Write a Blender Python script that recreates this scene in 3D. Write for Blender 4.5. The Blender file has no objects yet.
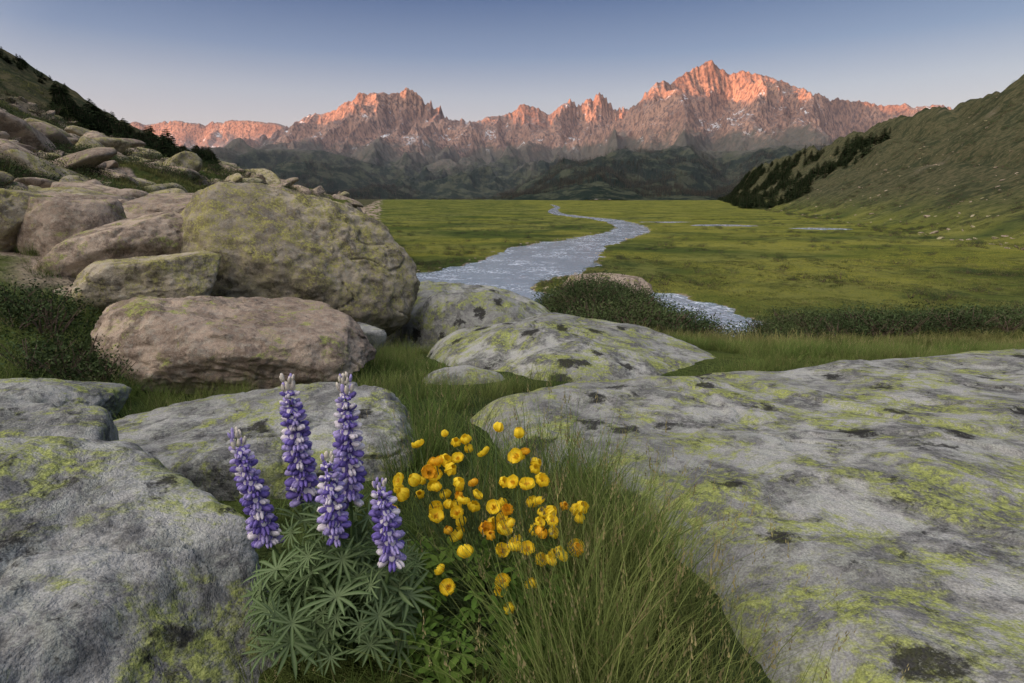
import bpy, math, numpy as np, bmesh
from mathutils import Vector, Matrix, Euler
rng=np.random.default_rng(7)
sc=bpy.context.scene
# ---------------------------------------------------------------- noise
PERM=np.random.default_rng(3).permutation(256).astype(np.int64)
ANG=np.linspace(0,2*np.pi,16,endpoint=False)
G2=np.stack([np.cos(ANG),np.sin(ANG)],1)
g3=np.random.default_rng(4).normal(size=(32,3)); G3=g3/np.linalg.norm(g3,axis=1)[:,None]
def fade(t): return t*t*t*(t*(t*6-15)+10)
def p2(x,y,seed=0):
    x=np.asarray(x,float)+seed*17.31; y=np.asarray(y,float)+seed*9.77
    xi=np.floor(x).astype(np.int64); yi=np.floor(y).astype(np.int64); fx=x-xi; fy=y-yi
    u=fade(fx); v=fade(fy)
    def g(i,j):
        h=PERM[(PERM[(xi+i)&255]+yi+j)&255]&15
        return G2[h,0]*(fx-i)+G2[h,1]*(fy-j)
    a=g(0,0);b=g(1,0);c=g(0,1);d=g(1,1)
    return 1.5*((a+(b-a)*u)+((c+(d-c)*u)-(a+(b-a)*u))*v)
def p3(p,seed=0):
    x=p[:,0]+seed*13.7;y=p[:,1]+seed*7.3;z=p[:,2]+seed*3.1
    xi=np.floor(x).astype(np.int64);yi=np.floor(y).astype(np.int64);zi=np.floor(z).astype(np.int64)
    fx=x-xi;fy=y-yi;fz=z-zi;u=fade(fx);v=fade(fy);w=fade(fz)
    def g(i,j,k):
        h=PERM[(PERM[(PERM[(xi+i)&255]+yi+j)&255]+zi+k)&255]&31
        return G3[h,0]*(fx-i)+G3[h,1]*(fy-j)+G3[h,2]*(fz-k)
    def L(a,b,t): return a+(b-a)*t
    return 1.4*L(L(L(g(0,0,0),g(1,0,0),u),L(g(0,1,0),g(1,1,0),u),v),L(L(g(0,0,1),g(1,0,1),u),L(g(0,1,1),g(1,1,1),u),v),w)
def fbm2(x,y,o=4,seed=0,gain=.5):
    s=0;a=1;t=0
    for i in range(o): s=s+a*p2(x*2**i,y*2**i,seed+i*3);t+=a;a*=gain
    return s/t
def ridge2(x,y,o=4,seed=0,gain=.5):
    s=0;a=1;t=0
    for i in range(o):
        n=1-np.abs(p2(x*2**i,y*2**i,seed+i*5))*1.6; s=s+a*n;t+=a;a*=gain
    return s/t
def fbm3(p,o=4,seed=0,gain=.5):
    s=0;a=1;t=0
    for i in range(o): s=s+a*p3(p*2**i,seed+i*3);t+=a;a*=gain
    return s/t
def ss(a,b,x):
    t=np.clip((x-a)/(b-a),0,1); return t*t*(3-2*t)
# ---------------------------------------------------------------- mesh helpers
def mesh_np(name,verts,faces,mats=(),midx=None,smooth=True,attrs=None):
    me=bpy.data.meshes.new(name)
    verts=np.asarray(verts,np.float32)
    me.vertices.add(len(verts)); me.vertices.foreach_set("co",verts.ravel())
    faces=[np.asarray(f,np.int32) for f in faces if len(f)]
    nl=sum(f.size for f in faces); npoly=sum(len(f) for f in faces)
    me.loops.add(nl); me.loops.foreach_set("vertex_index",np.concatenate([f.ravel() for f in faces]))
    me.polygons.add(npoly)
    tot=np.concatenate([np.full(len(f),f.shape[1]) for f in faces])
    st=np.concatenate([[0],np.cumsum(tot)[:-1]]).astype(np.int32)
    me.polygons.foreach_set("loop_start",st)
    for m in mats: me.materials.append(m)
    if midx is not None: me.polygons.foreach_set("material_index",np.asarray(midx,np.int32))
    me.update(calc_edges=True)
    me.polygons.foreach_set("use_smooth",np.full(npoly,smooth))
    if attrs:
        for k,v in attrs.items():
            a=me.attributes.new(k,'FLOAT','POINT'); a.data.foreach_set("value",np.asarray(v,np.float32))
    return me
def obj(name,me,parent=None,link=True):
    o=bpy.data.objects.new(name,me)
    if link: sc.collection.objects.link(o)
    if parent: o.parent=parent
    return o
class Geo:
    def __init__(s): s.v=[];s.q=[];s.t=[];s.qm=[];s.tm=[];s.a=[];s.n=0
    def add(s,v,q=None,t=None,m=0,a=None):
        v=np.asarray(v,float); 
        if q is not None and len(q): q=np.asarray(q); s.q.append(q+s.n); s.qm.append(np.full(len(q),m))
        if t is not None and len(t): t=np.asarray(t); s.t.append(t+s.n); s.tm.append(np.full(len(t),m))
        s.v.append(v); s.a.append(np.zeros(len(v)) if a is None else np.broadcast_to(a,(len(v),)).astype(float)); s.n+=len(v)
    def mesh(s,name,mats,smooth=True):
        F=[];M=[]
        if s.q: F.append(np.concatenate(s.q));M.append(np.concatenate(s.qm))
        if s.t: F.append(np.concatenate(s.t));M.append(np.concatenate(s.tm))
        return mesh_np(name,np.concatenate(s.v),F,mats,np.concatenate(M),smooth,{"t":np.concatenate(s.a)})
def gridfaces(nu,nv,wrap=False):
    i=np.arange(nu-1)[:,None]; 
    j=np.arange(nv if wrap else nv-1)[None,:]; j2=(j+1)%nv
    return np.stack(np.broadcast_arrays(i*nv+j,i*nv+j2,(i+1)*nv+j2,(i+1)*nv+j),-1).reshape(-1,4)
def tube(g,pts,rad,m=0,n=6,a=0.5):
    pts=np.asarray(pts,float); k=len(pts); d=np.gradient(pts,axis=0); d/=np.linalg.norm(d,axis=1)[:,None]+1e-9
    up=np.array([.3,.9,.1]); s1=np.cross(d,up); s1/=np.linalg.norm(s1,axis=1)[:,None]+1e-9; s2=np.cross(d,s1)
    th=np.linspace(0,2*np.pi,n,endpoint=False); rad=np.broadcast_to(rad,(k,))
    v=pts[:,None]+rad[:,None,None]*(np.cos(th)[None,:,None]*s1[:,None]+np.sin(th)[None,:,None]*s2[:,None])
    g.add(v.reshape(-1,3),q=gridfaces(k,n,True),m=m,a=a)
# ---------------------------------------------------------------- shader helper
class S:
    def __init__(s,nt): s.nt=nt
    def n(s,t,**kw):
        nd=s.nt.nodes.new(t)
        for k,v in kw.items(): setattr(nd,k,v)
        return nd
    def put(s,sock,v):
        if isinstance(v,bpy.types.NodeSocket): s.nt.links.new(v,sock)
        elif v is not None:
            if isinstance(v,(tuple,list)) and len(v)==3 and sock.type=='RGBA': v=(*v,1)
            sock.default_value=v
    def pos(s): return s.n('ShaderNodeNewGeometry').outputs['Position']
    def noise(s,vec,scale,detail=5,rough=.55,dist=0):
        nd=s.n('ShaderNodeTexNoise'); s.put(nd.inputs['Vector'],vec)
        for k,v in (('Scale',scale),('Detail',detail),('Roughness',rough),('Distortion',dist)): s.put(nd.inputs[k],v)
        return nd.outputs[0]
    def voro(s,vec,scale,feature='F1'):
        nd=s.n('ShaderNodeTexVoronoi',feature=feature); s.put(nd.inputs['Vector'],vec); s.put(nd.inputs['Scale'],scale); return nd
    def rmp(s,v,a,b,lo=0.,hi=1.):
        nd=s.n('ShaderNodeMapRange',interpolation_type='SMOOTHSTEP')
        for i,x in enumerate((v,a,b,lo,hi)): s.put(nd.inputs[i],x)
        return nd.outputs[0]
    def mix(s,f,a,b,mode='MIX'):
        nd=s.n('ShaderNodeMixRGB',blend_type=mode)
        for i,x in enumerate((f,a,b)): s.put(nd.inputs[i],x)
        return nd.outputs[0]
    def m(s,op,a,b=None,c=None):
        nd=s.n('ShaderNodeMath',operation=op); s.put(nd.inputs[0],a)
        if b is not None: s.put(nd.inputs[1],b)
        if c is not None: s.put(nd.inputs[2],c)
        return nd.outputs[0]
    def vadd(s,a,b):
        nd=s.n('ShaderNodeVectorMath',operation='ADD'); s.put(nd.inputs[0],a); s.put(nd.inputs[1],b); return nd.outputs[0]
    def vmul(s,a,b):
        nd=s.n('ShaderNodeVectorMath',operation='MULTIPLY'); s.put(nd.inputs[0],a); s.put(nd.inputs[1],b); return nd.outputs[0]
    def attr(s,name): 
        nd=s.n('ShaderNodeAttribute'); nd.attribute_name=name; return nd.outputs['Fac']
    def xyz(s,v):
        nd=s.n('ShaderNodeSeparateXYZ'); s.put(nd.inputs[0],v); return nd.outputs
    def bump(s,h,strength,dist,normal=None):
        nd=s.n('ShaderNodeBump'); s.put(nd.inputs['Height'],h); nd.inputs['Strength'].default_value=strength; nd.inputs['Distance'].default_value=dist
        if normal: s.put(nd.inputs['Normal'],normal)
        return nd.outputs[0]
def new_mat(name):
    m=bpy.data.materials.new(name); m.use_nodes=True; m.node_tree.nodes.clear(); s=S(m.node_tree)
    out=s.n('ShaderNodeOutputMaterial'); return m,s,out
def principled(s,out,col,rough=.9,normal=None,spec=.2):
    b=s.n('ShaderNodeBsdfPrincipled'); s.put(b.inputs['Base Color'],col); s.put(b.inputs['Roughness'],rough)
    b.inputs['Specular IOR Level'].default_value=spec
    if normal: s.put(b.inputs['Normal'],normal)
    s.nt.links.new(b.outputs[0],out.inputs[0]); return b
def diffuse(s,out,col,normal=None):
    b=s.n('ShaderNodeBsdfDiffuse'); s.put(b.inputs['Color'],col)
    if normal: s.put(b.inputs['Normal'],normal)
    s.nt.links.new(b.outputs[0],out.inputs[0]); return b
def rock_mat(name,base,base2,lichen=.5,dark=.5,pale=.5,ls=1.,ylo=(.16,.19,.045),yhi=(.35,.39,.115)):
    m,s,out=new_mat(name); P=s.pos()
    mid=s.noise(P,3.6,6,.70,.25); sp=s.noise(P,42,4,.78); fine=s.noise(P,150,2,.7); big=s.noise(s.vadd(P,(4,4,4)),.8,3,.55)
    col=s.mix(s.rmp(mid,.42,.58),tuple(c*1.15 for c in base2),s.mix(s.rmp(sp,.3,.7),tuple(c*.36 for c in base),tuple(c*.76 for c in base)))
    col=s.mix(s.m('MULTIPLY',s.rmp(big,.42,.60),.6),col,tuple(c*.68 for c in base))
    nz=s.xyz(s.n('ShaderNodeNewGeometry').outputs['Normal'])[2]
    up=s.rmp(nz,-.3,.5,.3,1)
    l1=s.noise(s.vadd(P,(1,9,4)),1.7*ls,7,.78,.5); l2=s.noise(s.vadd(P,(5,5,8)),11*ls,5,.78,.6)
    pm=s.m('MULTIPLY',s.rmp(l2,.50-.05*pale,.60-.05*pale),s.rmp(l1,.56-.14*lichen,.64-.14*lichen,1,.15))
    col=s.mix(s.m('MULTIPLY',pm,.5*pale+.1),col,(.36,.385,.33))
    lm=s.m('MULTIPLY',s.rmp(l1,.60-.14*lichen,.69-.14*lichen),s.rmp(l2,.41,.54))
    lm=s.m('MULTIPLY',s.m('MULTIPLY',lm,s.rmp(sp,.34,.50,.3,1)),up)
    col=s.mix(s.m('MULTIPLY',lm,.88),col,s.mix(s.rmp(sp,.35,.65),ylo,yhi))
    wv=s.n('ShaderNodeTexNoise'); s.put(wv.inputs['Vector'],P); wv.inputs['Scale'].default_value=9; wv.inputs['Detail'].default_value=5; wv.inputs['Roughness'].default_value=.75
    wp=s.vadd(P,s.vmul(wv.outputs['Color'],(.3,.3,.3)))
    v=s.voro(wp,2.6*ls); dm=s.rmp(s.m('ADD',v.outputs['Distance'],s.m('MULTIPLY_ADD',big,-.5*dark,.145)),.06,.17,1,0)
    dm2=s.m('MULTIPLY',s.rmp(s.noise(s.vadd(P,(2,2,2)),13,5,.8,.5),.56,.65),s.rmp(mid,.45,.57))
    dm=s.m('MULTIPLY',s.m('MAXIMUM',dm,s.m('MULTIPLY',dm2,.85)),s.rmp(sp,.28,.43))
    col=s.mix(s.m('MULTIPLY',dm,.9*min(1,dark*1.8)),col,(.024,.024,.023))
    col=s.mix(1,col,s.mix(s.rmp(fine,.3,.7),(.74,.74,.74),(1.2,1.2,1.2)),'MULTIPLY')
    nb=s.bump(mid,.75,.07); nb=s.bump(sp,.5,.011,nb); nb=s.bump(l2,.55,.014,nb)
    diffuse(s,out,col,nb); return m
M_gran=rock_mat('granite_lichen',(.225,.228,.222),(.30,.305,.29),.93,1.0,.7)
M_gran2=rock_mat('granite_grey',(.20,.205,.20),(.27,.275,.26),.8,.5,.5,1.3)
M_lich=rock_mat('granite_yellow_lichen',(.28,.245,.19),(.34,.30,.23),1.16,.45,.4,2.4,(.19,.18,.045),(.40,.39,.13))
M_pink=rock_mat('granite_pink',(.33,.26,.205),(.37,.30,.235),.58,.4,.3,1.6)
def leaf_mat(name,c_lo,c_hi,var=.35,transl=.35,rough=.6,scale=.6,warm=(.20,.19,.05),warmf=.35):
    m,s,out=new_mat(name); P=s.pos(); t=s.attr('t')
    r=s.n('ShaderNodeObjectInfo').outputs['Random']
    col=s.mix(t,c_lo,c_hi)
    col=s.mix(s.m('MULTIPLY',s.rmp(s.noise(P,scale,2,.6),.4,.65),warmf),col,warm)
    f=s.rmp(r,0,1,1-var,1+var); cc=s.n('ShaderNodeCombineColor')
    for i in range(3): s.put(cc.inputs[i],f)
    col=s.mix(1,col,cc.outputs[0],'MULTIPLY')
    d=s.n('ShaderNodeBsdfDiffuse'); s.put(d.inputs[0],col)
    if transl<=0: s.nt.links.new(d.outputs[0],out.inputs[0]); return m
    tr=s.n('ShaderNodeBsdfTranslucent'); s.put(tr.inputs[0],col); mx=s.n('ShaderNodeMixShader'); mx.inputs[0].default_value=transl
    s.nt.links.new(d.outputs[0],mx.inputs[1]); s.nt.links.new(tr.outputs[0],mx.inputs[2]); s.nt.links.new(mx.outputs[0],out.inputs[0]); return m
def plain(name,col,rough=.7,var=.25,scale=40,transl=0):
    m,s,out=new_mat(name); P=s.pos(); n=s.noise(P,scale,3,.6)
    c=s.mix(s.rmp(n,.3,.7),tuple(x*(1-var) for x in col),tuple(min(1,x*(1+var)) for x in col))
    d=s.n('ShaderNodeBsdfPrincipled'); s.put(d.inputs['Base Color'],c); d.inputs['Roughness'].default_value=rough; d.inputs['Specular IOR Level'].default_value=.2
    if transl:
        tr=s.n('ShaderNodeBsdfTranslucent'); s.put(tr.inputs[0],c); mx=s.n('ShaderNodeMixShader'); mx.inputs[0].default_value=transl
        s.nt.links.new(d.outputs[0],mx.inputs[1]); s.nt.links.new(tr.outputs[0],mx.inputs[2]); s.nt.links.new(mx.outputs[0],out.inputs[0])
    else: s.nt.links.new(d.outputs[0],out.inputs[0])
    return m
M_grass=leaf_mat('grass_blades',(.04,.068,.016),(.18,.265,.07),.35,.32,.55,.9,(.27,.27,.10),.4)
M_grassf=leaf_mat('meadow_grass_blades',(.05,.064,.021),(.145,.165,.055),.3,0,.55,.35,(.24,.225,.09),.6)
M_dry=leaf_mat('grass_dry_heads',(.08,.09,.03),(.34,.29,.16),.3,0,.7)
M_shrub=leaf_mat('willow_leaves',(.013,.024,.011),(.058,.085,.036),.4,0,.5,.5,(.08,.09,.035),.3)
M_wood=plain('bark',(.10,.075,.055),.9,.3,20)
M_needle=leaf_mat('pine_needles',(.010,.017,.009),(.035,.052,.026),.35,0,.8,.2,(.05,.05,.02),.2)
M_farneedle=leaf_mat('distant_pine_needles',(.012,.02,.018),(.03,.045,.035),.3,0,.8,.01,(.03,.04,.03),.2)  # bluish haze tint put into the far needle colour
# ---------------------------------------------------------------- terrain function
RIV=np.array([(60,900),(48,620),(30,420),(25,307),(36,215),(31,150),(17,112),(8,93),(2.5,68),(-4.2,52),(-2,44.5),(4,42.5),(10.2,43.5),(12.6,38.5),(12.7,32),(14.0,27),(24,22),(42,17)],float)
RHW=np.array([2,2,2.5,3.2,3.6,4.0,5.0,6.0,6.8,6.4,4.4,3.2,2.6,2.2,2.0,1.6,1.2,1.2])
def catmull(P,n=10):
    out=[]
    for i in range(len(P)-1):
        p0=P[max(i-1,0)];p1=P[i];p2_=P[i+1];p3_=P[min(i+2,len(P)-1)]
        for k in range(n):
            t=k/n; out.append(.5*((2*p1)+(-p0+p2_)*t+(2*p0-5*p1+4*p2_-p3_)*t*t+(-p0+3*p1-3*p2_+p3_)*t**3))
    out.append(P[-1]); return np.array(out)
RP=catmull(np.column_stack([RIV,RHW]),10)
POND=[(62,170,9,7.),(80,150,7,6),(52,196,9,4.5)]
def river_d(x,y):
    d=np.full(x.shape,1e9)
    for i in range(len(RP)-1):
        a=RP[i];b=RP[i+1];ab=b[:2]-a[:2];L2=(ab**2).sum()+1e-9
        t=np.clip(((x-a[0])*ab[0]+(y-a[1])*ab[1])/L2,0,1)
        dd=np.hypot(x-a[0]-t*ab[0],y-a[1]-t*ab[1])-(a[2]+(b[2]-a[2])*t)
        d=np.minimum(d,dd)
    for cx,cy,rx,ry in POND:
        d=np.minimum(d,(np.hypot((x-cx)/rx,(y-cy)/ry)-1)*min(rx,ry))
    return d+fbm2(x/3.5,y/3.5,3,5)*2.2
BY=np.array([-2000,-40,-8,0,1.5,3,6,8,10,12,16,20,25,29,38,500,900,2000,2600,4000]); BZ=np.array([5,3,.3,.05,0,-.14,-.5,-.95,-1.6,-2.25,-3.5,-4.6,-5.7,-6,-6,-6,-4,2,-20,-120])
WX=np.array([-1,0,3,7,11,19,26,35.5,49,60,100,200,600]); WZ=np.array([-.6,-.5,.3,1.3,2.6,4.6,6.6,11.8,20.6,27,40,60,90])
def parts(x,y):
    yy=np.maximum(y,0)
    bench=np.interp(y+.7*p2(x/9,y/9,2)*ss(7,14,y),BY,BZ)
    bench=bench+2.0*np.exp(-((x-2.2)/2.1)**2-((y-16.)/4.6)**2)
    bench=bench+1.05*ss(5.6,7.6,x-.02*(y-14))*np.exp(-((y-15.5)/4.)**2)
    w=-x-(.5+.21*yy)+fbm2(x/12,y/12,3,8)*ss(4,20,yy)*2.2
    zl=np.interp(w,WX,WZ)
    f=np.where(y>74,np.exp(-((y-74)/48)**2),1.0)
    zl=-6+(zl+6)*f
    kb=ss(-.3,3+.02*yy,w)
    z=bench*(1-kb)+np.maximum(zl,bench)*kb
    foot=45+.33*yy; wd=np.maximum(130-.08*yy,50)
    tt=(x-foot)/wd
    tc=np.clip(tt,0,1)
    hr=np.where(tt<1,66*tc**1.45,66-np.minimum((tt-1)*25,20))*ss(-150,60,y)*ss(2300,1250,y)
    hr=hr*(1+.16*fbm2(x/60,y/80,4,12)*tc) + tc*5.*fbm2(x/22,y/34,5,13)-tc*6*np.exp(-(p2((x-.4*y)/45,y/300,14)/.12)**2)
    z=z+hr*ss(0.0,.15,tt)
    return z,kb,w,tt
def ground(x,y,detail=True):
    x=np.asarray(x,float);y=np.asarray(y,float)
    z,kb,w,tt=parts(x,y); r=np.hypot(x,y)
    z=z+fbm2(x/1.6,y/1.6,3,1)*.06*ss(1,6,r)+fbm2(x/9,y/9,3,2)*.4*ss(8,40,r)*(1-ss(0,.3,tt)*.3)
    z=z+kb*ss(5,18,r)*(ridge2(x/7,y/7,4,3)-.5)*1.3
    rd=river_d(x,y)
    near=ss(7,1.5,rd); zb=-6+.22*ss(1,6,rd)
    z=z*(1-near)+np.minimum(z,zb)*near
    z=np.where(rd<1.2,z-.75*ss(1.2,-.8,rd),z)
    return z
def gz(x,y): return float(ground(np.array([x]),np.array([y]))[0])
# ---------------------------------------------------------------- terrain mesh
front=np.linspace(math.radians(-58),math.radians(58),820)
back=np.linspace(math.radians(58),math.radians(302),130)[1:-1]
th=np.concatenate([front,back]); R=np.geomspace(.35,3600,470)
RR,TT=np.meshgrid(R,th,indexing='ij'); X=(RR*np.sin(TT)).ravel(); Y=(RR*np.cos(TT)).ravel()
Z=ground(X,Y); _,kb,w,tt=parts(X,Y); rd=river_d(X,Y)
rad=np.hypot(X,Y)
rock=kb*ss(-.05,.25,fbm2(X/5,Y/5,4,21)+.12)*ss(4,12,rad)*(1-ss(20,34,w)*.75)
rock=np.maximum(rock,ss(.1,.5,tt)*ss(.05,.5,fbm2(X/22,Y/34,5,31))*.42)
rock=np.maximum(rock,ss(1.2,.1,rd)*.8)
yel=ss(25,60,Y)*(1-ss(0,.25,tt))*(1-kb)*ss(-.25,.35,fbm2(X/28,Y/16,4,41)+.25*ss(5,30,X)-.1)
hill=np.maximum(ss(0,.35,tt),ss(14,30,w)*kb)
me=mesh_np('ground',np.column_stack([X,Y,Z]),[gridfaces(len(R),len(th),True)],attrs={'rock':rock,'yel':yel,'hill':hill})
m,s,out=new_mat('alpine_ground'); P=s.pos()
a_r=s.attr('rock');a_y=s.attr('yel');a_h=s.attr('hill')
n1=s.noise(P,.045,5,.62);n2=s.noise(P,.6,6,.68);n3=s.noise(P,7,5,.7);n4=s.noise(P,40,3,.7);n0=s.noise(s.vadd(P,(90,30,0)),.13,7,.72,.6)
g=s.mix(s.rmp(n1,.40,.60),(.062,.085,.024),(.145,.155,.048))
g=s.mix(s.rmp(n2,.45,.65),g,(.056,.074,.025))
g=s.mix(s.m('MULTIPLY',s.rmp(n0,.51,.57),.75),g,(.030,.046,.020))
g=s.mix(s.m('MULTIPLY',a_y,s.m('MULTIPLY',s.rmp(n3,.38,.62),s.rmp(n2,.3,.55))),g,(.26,.25,.045))
g=s.mix(a_h,g,s.mix(s.rmp(n2,.38,.62),(.10,.09,.052),(.048,.056,.030)))
g=s.mix(s.m('MULTIPLY',a_h,s.rmp(n0,.50,.58)),g,(.037,.045,.026))
rk=s.mix(s.rmp(n3,.3,.7),(.22,.175,.135),(.38,.31,.25)); rk=s.mix(s.m('MULTIPLY',a_h,.8),rk,(.14,.125,.095))
rk=s.mix(s.m('MULTIPLY',s.rmp(n2,.5,.7),.5),rk,(.15,.14,.09))
col=s.mix(s.rmp(s.m('ADD',a_r,s.m('MULTIPLY_ADD',n2,.7,-.35)),.3,.6),g,rk)
col=s.mix(1,col,s.mix(s.rmp(n4,.3,.7),(.75,.75,.75),(1.25,1.25,1.25)),'MULTIPLY')
nb=s.bump(n0,.6,1.2);nb=s.bump(n2,.7,.7,nb);nb=s.bump(n3,.7,.12,nb)
diffuse(s,out,col,nb); me.materials.append(m); obj('ground',me)
# ---------------------------------------------------------------- river & ponds
def water_mat():
    m,s,out=new_mat('river_water'); P=s.pos()
    n=s.noise(P,.9,5,.65,1.5); n2=s.noise(P,4,3,.6,.5); n0=s.noise(P,.22,3,.5)
    foam=s.m('MULTIPLY',s.rmp(s.m('MULTIPLY_ADD',n2,.4,s.m('MULTIPLY',n,.6)),.47,.64),s.rmp(n0,.35,.6,.15,1))
    col=s.mix(foam,(.20,.26,.32),(.64,.70,.77))
    nb=s.bump(n,.45,.14);nb=s.bump(n2,.4,.03,nb)
    principled(s,out,col,s.rmp(foam,0,1,.10,.6),nb,.5); return m
M_water=water_mat()
c=RP[:,:2]; d=np.gradient(c,axis=0); d/=np.linalg.norm(d,axis=1)[:,None]; nrm=np.column_stack([-d[:,1],d[:,0]])
cr=np.linspace(-1,1,9); V=c[:,None]+nrm[:,None]*(cr[None,:,None]*(RP[:,2]+2.0)[:,None,None])
V=np.concatenate([V,np.full(V.shape[:2]+(1,),-6.22)],2).reshape(-1,3)
obj('river',mesh_np('river',V,[gridfaces(len(c),9)],[M_water]))
for i,(cx,cy,rx,ry) in enumerate(POND):
    a=np.linspace(0,2*np.pi,48,endpoint=False); rr=np.linspace(0.02,1,8)
    V=np.stack([cx+(rx+1.5)*rr[:,None]*np.cos(a),cy+(ry+1.5)*rr[:,None]*np.sin(a),np.full((8,48),-6.2)],-1).reshape(-1,3)
    obj('pond',mesh_np('pond',V,[gridfaces(8,48,True)],[M_water]))
# ---------------------------------------------------------------- rocks
_ico={}
def ico(sub):
    if sub not in _ico:
        bm=bmesh.new(); bmesh.ops.create_icosphere(bm,subdivisions=sub,radius=1)
        v=np.array([q.co[:] for q in bm.verts]); f=np.array([[q.index for q in p.verts] for p in bm.faces]); bm.free(); _ico[sub]=(v/np.linalg.norm(v,axis=1)[:,None],f)
    return _ico[sub]
def rock_verts(r,seed,sub=5,planes=13,rough=.07,pw=24,rz=0.,tilt=(0,0),crack=.05,step=.008):
    n,f=ico(sub); g=np.random.default_rng(seed)
    pn=g.normal(size=(planes,3)); pn/=np.linalg.norm(pn,axis=1)[:,None]; pn=np.concatenate([pn,[[0.1,-.1,1],[0,0,-1]]])
    pn/=np.linalg.norm(pn,axis=1)[:,None]; dd=np.concatenate([g.uniform(.74,1.08,planes),[.88,.9]])
    q=np.clip(n@pn.T,0,None)/dd; rr=(q**pw).sum(1)**(-1/pw); rr=np.minimum(rr,1.25)
    rr=rr+rough*fbm3(n*1.7,4,seed)+rough*.5*(fbm3(n*6,5,seed+9,.58))
    st=fbm3(n*1.6,2,seed+40)*3; rr=rr-step*(ss(.42,.58,st-np.floor(st)))
    cr=np.abs(p3(n*1.6+p3(n*5,seed+31)[:,None]*.12,seed+33)); rr=rr-crack*np.exp(-(cr/.02)**2)*(p3(n*1.1,seed+35)>.05)
    v=n*rr[:,None]*np.array(r)
    mean=np.mean(r)
    v=v+n*(fbm3(v/mean*9,4,seed+20,.55)*.032*mean)[:,None]
    M=np.array(Euler((tilt[0],tilt[1],rz)).to_matrix()); return v@M.T,f
FOOT=[]
def boulder(name,c,r,seed,mat,sub=6,rough=.07,planes=13,rz=0,tilt=(0,0),pw=24,crack=.05,step=.008):
    v,f=rock_verts(r,seed,sub,planes,rough,pw,rz,tilt,crack,step)
    o=obj(name,mesh_np(name,v,[f],[mat])); o.location=c; FOOT.append((c[0],c[1],r[0]*.86,r[1]*.86,rz)); return o
def chaikin(P,k=3):
    P=np.array(P,float)
    for _ in range(k):
        Q=np.roll(P,-1,0); P=np.stack([.75*P+.25*Q,.25*P+.75*Q],1).reshape(-1,2)
    return P
def poly_sd(P,x,y):
    d=np.full(x.shape,1e9); ins=np.zeros(x.shape,bool)
    for i in range(len(P)):
        a=P[i];b=P[(i+1)%len(P)];ab=b-a;t=np.clip(((x-a[0])*ab[0]+(y-a[1])*ab[1])/((ab**2).sum()+1e-12),0,1)
        d=np.minimum(d,np.hypot(x-a[0]-t*ab[0],y-a[1]-t*ab[1]))
        cnd=((a[1]>y)!=(b[1]>y)); xx=a[0]+(y-a[1])/(b[1]-a[1]+1e-12)*ab[0]; ins^=cnd&(x<xx)
    return np.where(ins,d,-d)
POLY=[]
def slab(name,P,ztop,edge,depth,mat,res,seed,amp=.05,ins=.06):
    P=chaikin(P); lo=P.min(0)-.15; hi=P.max(0)+.15
    xs=np.arange(lo[0],hi[0],res); ys=np.arange(lo[1],hi[1],res); A,B=np.meshgrid(xs,ys,indexing='ij'); x=A.ravel();y=B.ravel()
    sd=poly_sd(P,x,y)+.14*fbm2(x/.8,y/.8,4,seed)
    e=edge*(1+.5*p2(x/1.3,y/1.3,seed+2)); t=np.clip(sd/e,0,1); prof=np.sqrt(np.clip(1-(1-t)**2,0,1))
    z=ztop(x,y)-depth*(1-prof)+amp*fbm2(x/1.5,y/1.5,5,seed+3,.44)*t+amp*.5*(ridge2(x/2.6,y/1.3,2,seed+6)-.6)*t+.010*fbm2(x/.16,y/.16,4,seed+7,.6)
    st=fbm2(x/2.2,y/2.8,3,seed+12)*3; z=z-amp*.18*ss(.42,.58,st-np.floor(st))*t
    ck=np.abs(p2(x/1.7+.15*p2(x/.3,y/.3,seed+8),y/1.1,seed+9)); z=z-.035*np.exp(-(ck/.016)**2)*(p2(x/2,y/2,seed+10)>0)*t
    z=np.where(sd<0,z+sd*2.5,z)
    F=gridfaces(len(xs),len(ys))
    keep=(sd[F]>-.12).any(1); F=F[keep]; used,inv=np.unique(F,return_inverse=True)
    F=inv.reshape(F.shape)[:,::-1]
    POLY.append((P,ins))
    return obj(name,mesh_np(name,np.column_stack([x,y,z])[used],[F],[mat]))
slab('granite_slab',[(-.55,3.55),(-.2,2.8),(.17,2.3),(.40,1.9),(.52,1.4),(.6,.9),(.6,.1),(2,-.8),(7,-.6),(8.5,3),(8,6),(5.2,5.6),(2.8,5.0),(1.2,4.6),(.2,4.2)],
     lambda x,y:.27-.090*y+.015*x,.5,.42,M_gran,.02,11,.10)
slab('granite_slab',[(-1.45,7.0),(-.2,7.9),(.4,8.2),(1.8,8.0),(2.75,7.0),(2.7,5.9),(1.5,4.6),(.5,4.15),(-.4,4.7)],lambda x,y:-.19-.045*(y-6)-.04*x,1.3,.75,M_gran,.03,17,.16,.02)
slab('granite_slab',[(-2.3,10.3),(-1.2,11.2),(.2,10.2),(.9,9.0),(.8,7.9),(-.3,7.5),(-1.6,8.0)],lambda x,y:-.22-.035*(y-8)-.10*x,.8,.75,M_gran,.035,19,.22,.02)
slab('granite_slab',[(-.9,4.9),(-.35,5.3),(.1,4.8),(-.2,4.4),(-.8,4.5)],lambda x,y:-.22+0*x,.3,.3,M_gran2,.025,23,.08)
boulder('granite_boulder',(-1.36,1.12,-.12),(.80,.80,.55),101,M_gran,7,.08,9,.5,(.12,.10),34)
boulder('granite_boulder',(-2.05,2.0,-.02),(.55,.5,.42),102,M_gran2,6,.07,10,.2,(0,0),30)
boulder('granite_boulder',(-1.3,2.75,-.22),(.92,.62,.40),103,M_gran,7,.08,12,.15,(0,.05))
boulder('granite_boulder',(-2.85,3.15,-.05),(.5,.35,.25),104,M_gran2,6,.07,12,.3)
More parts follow.
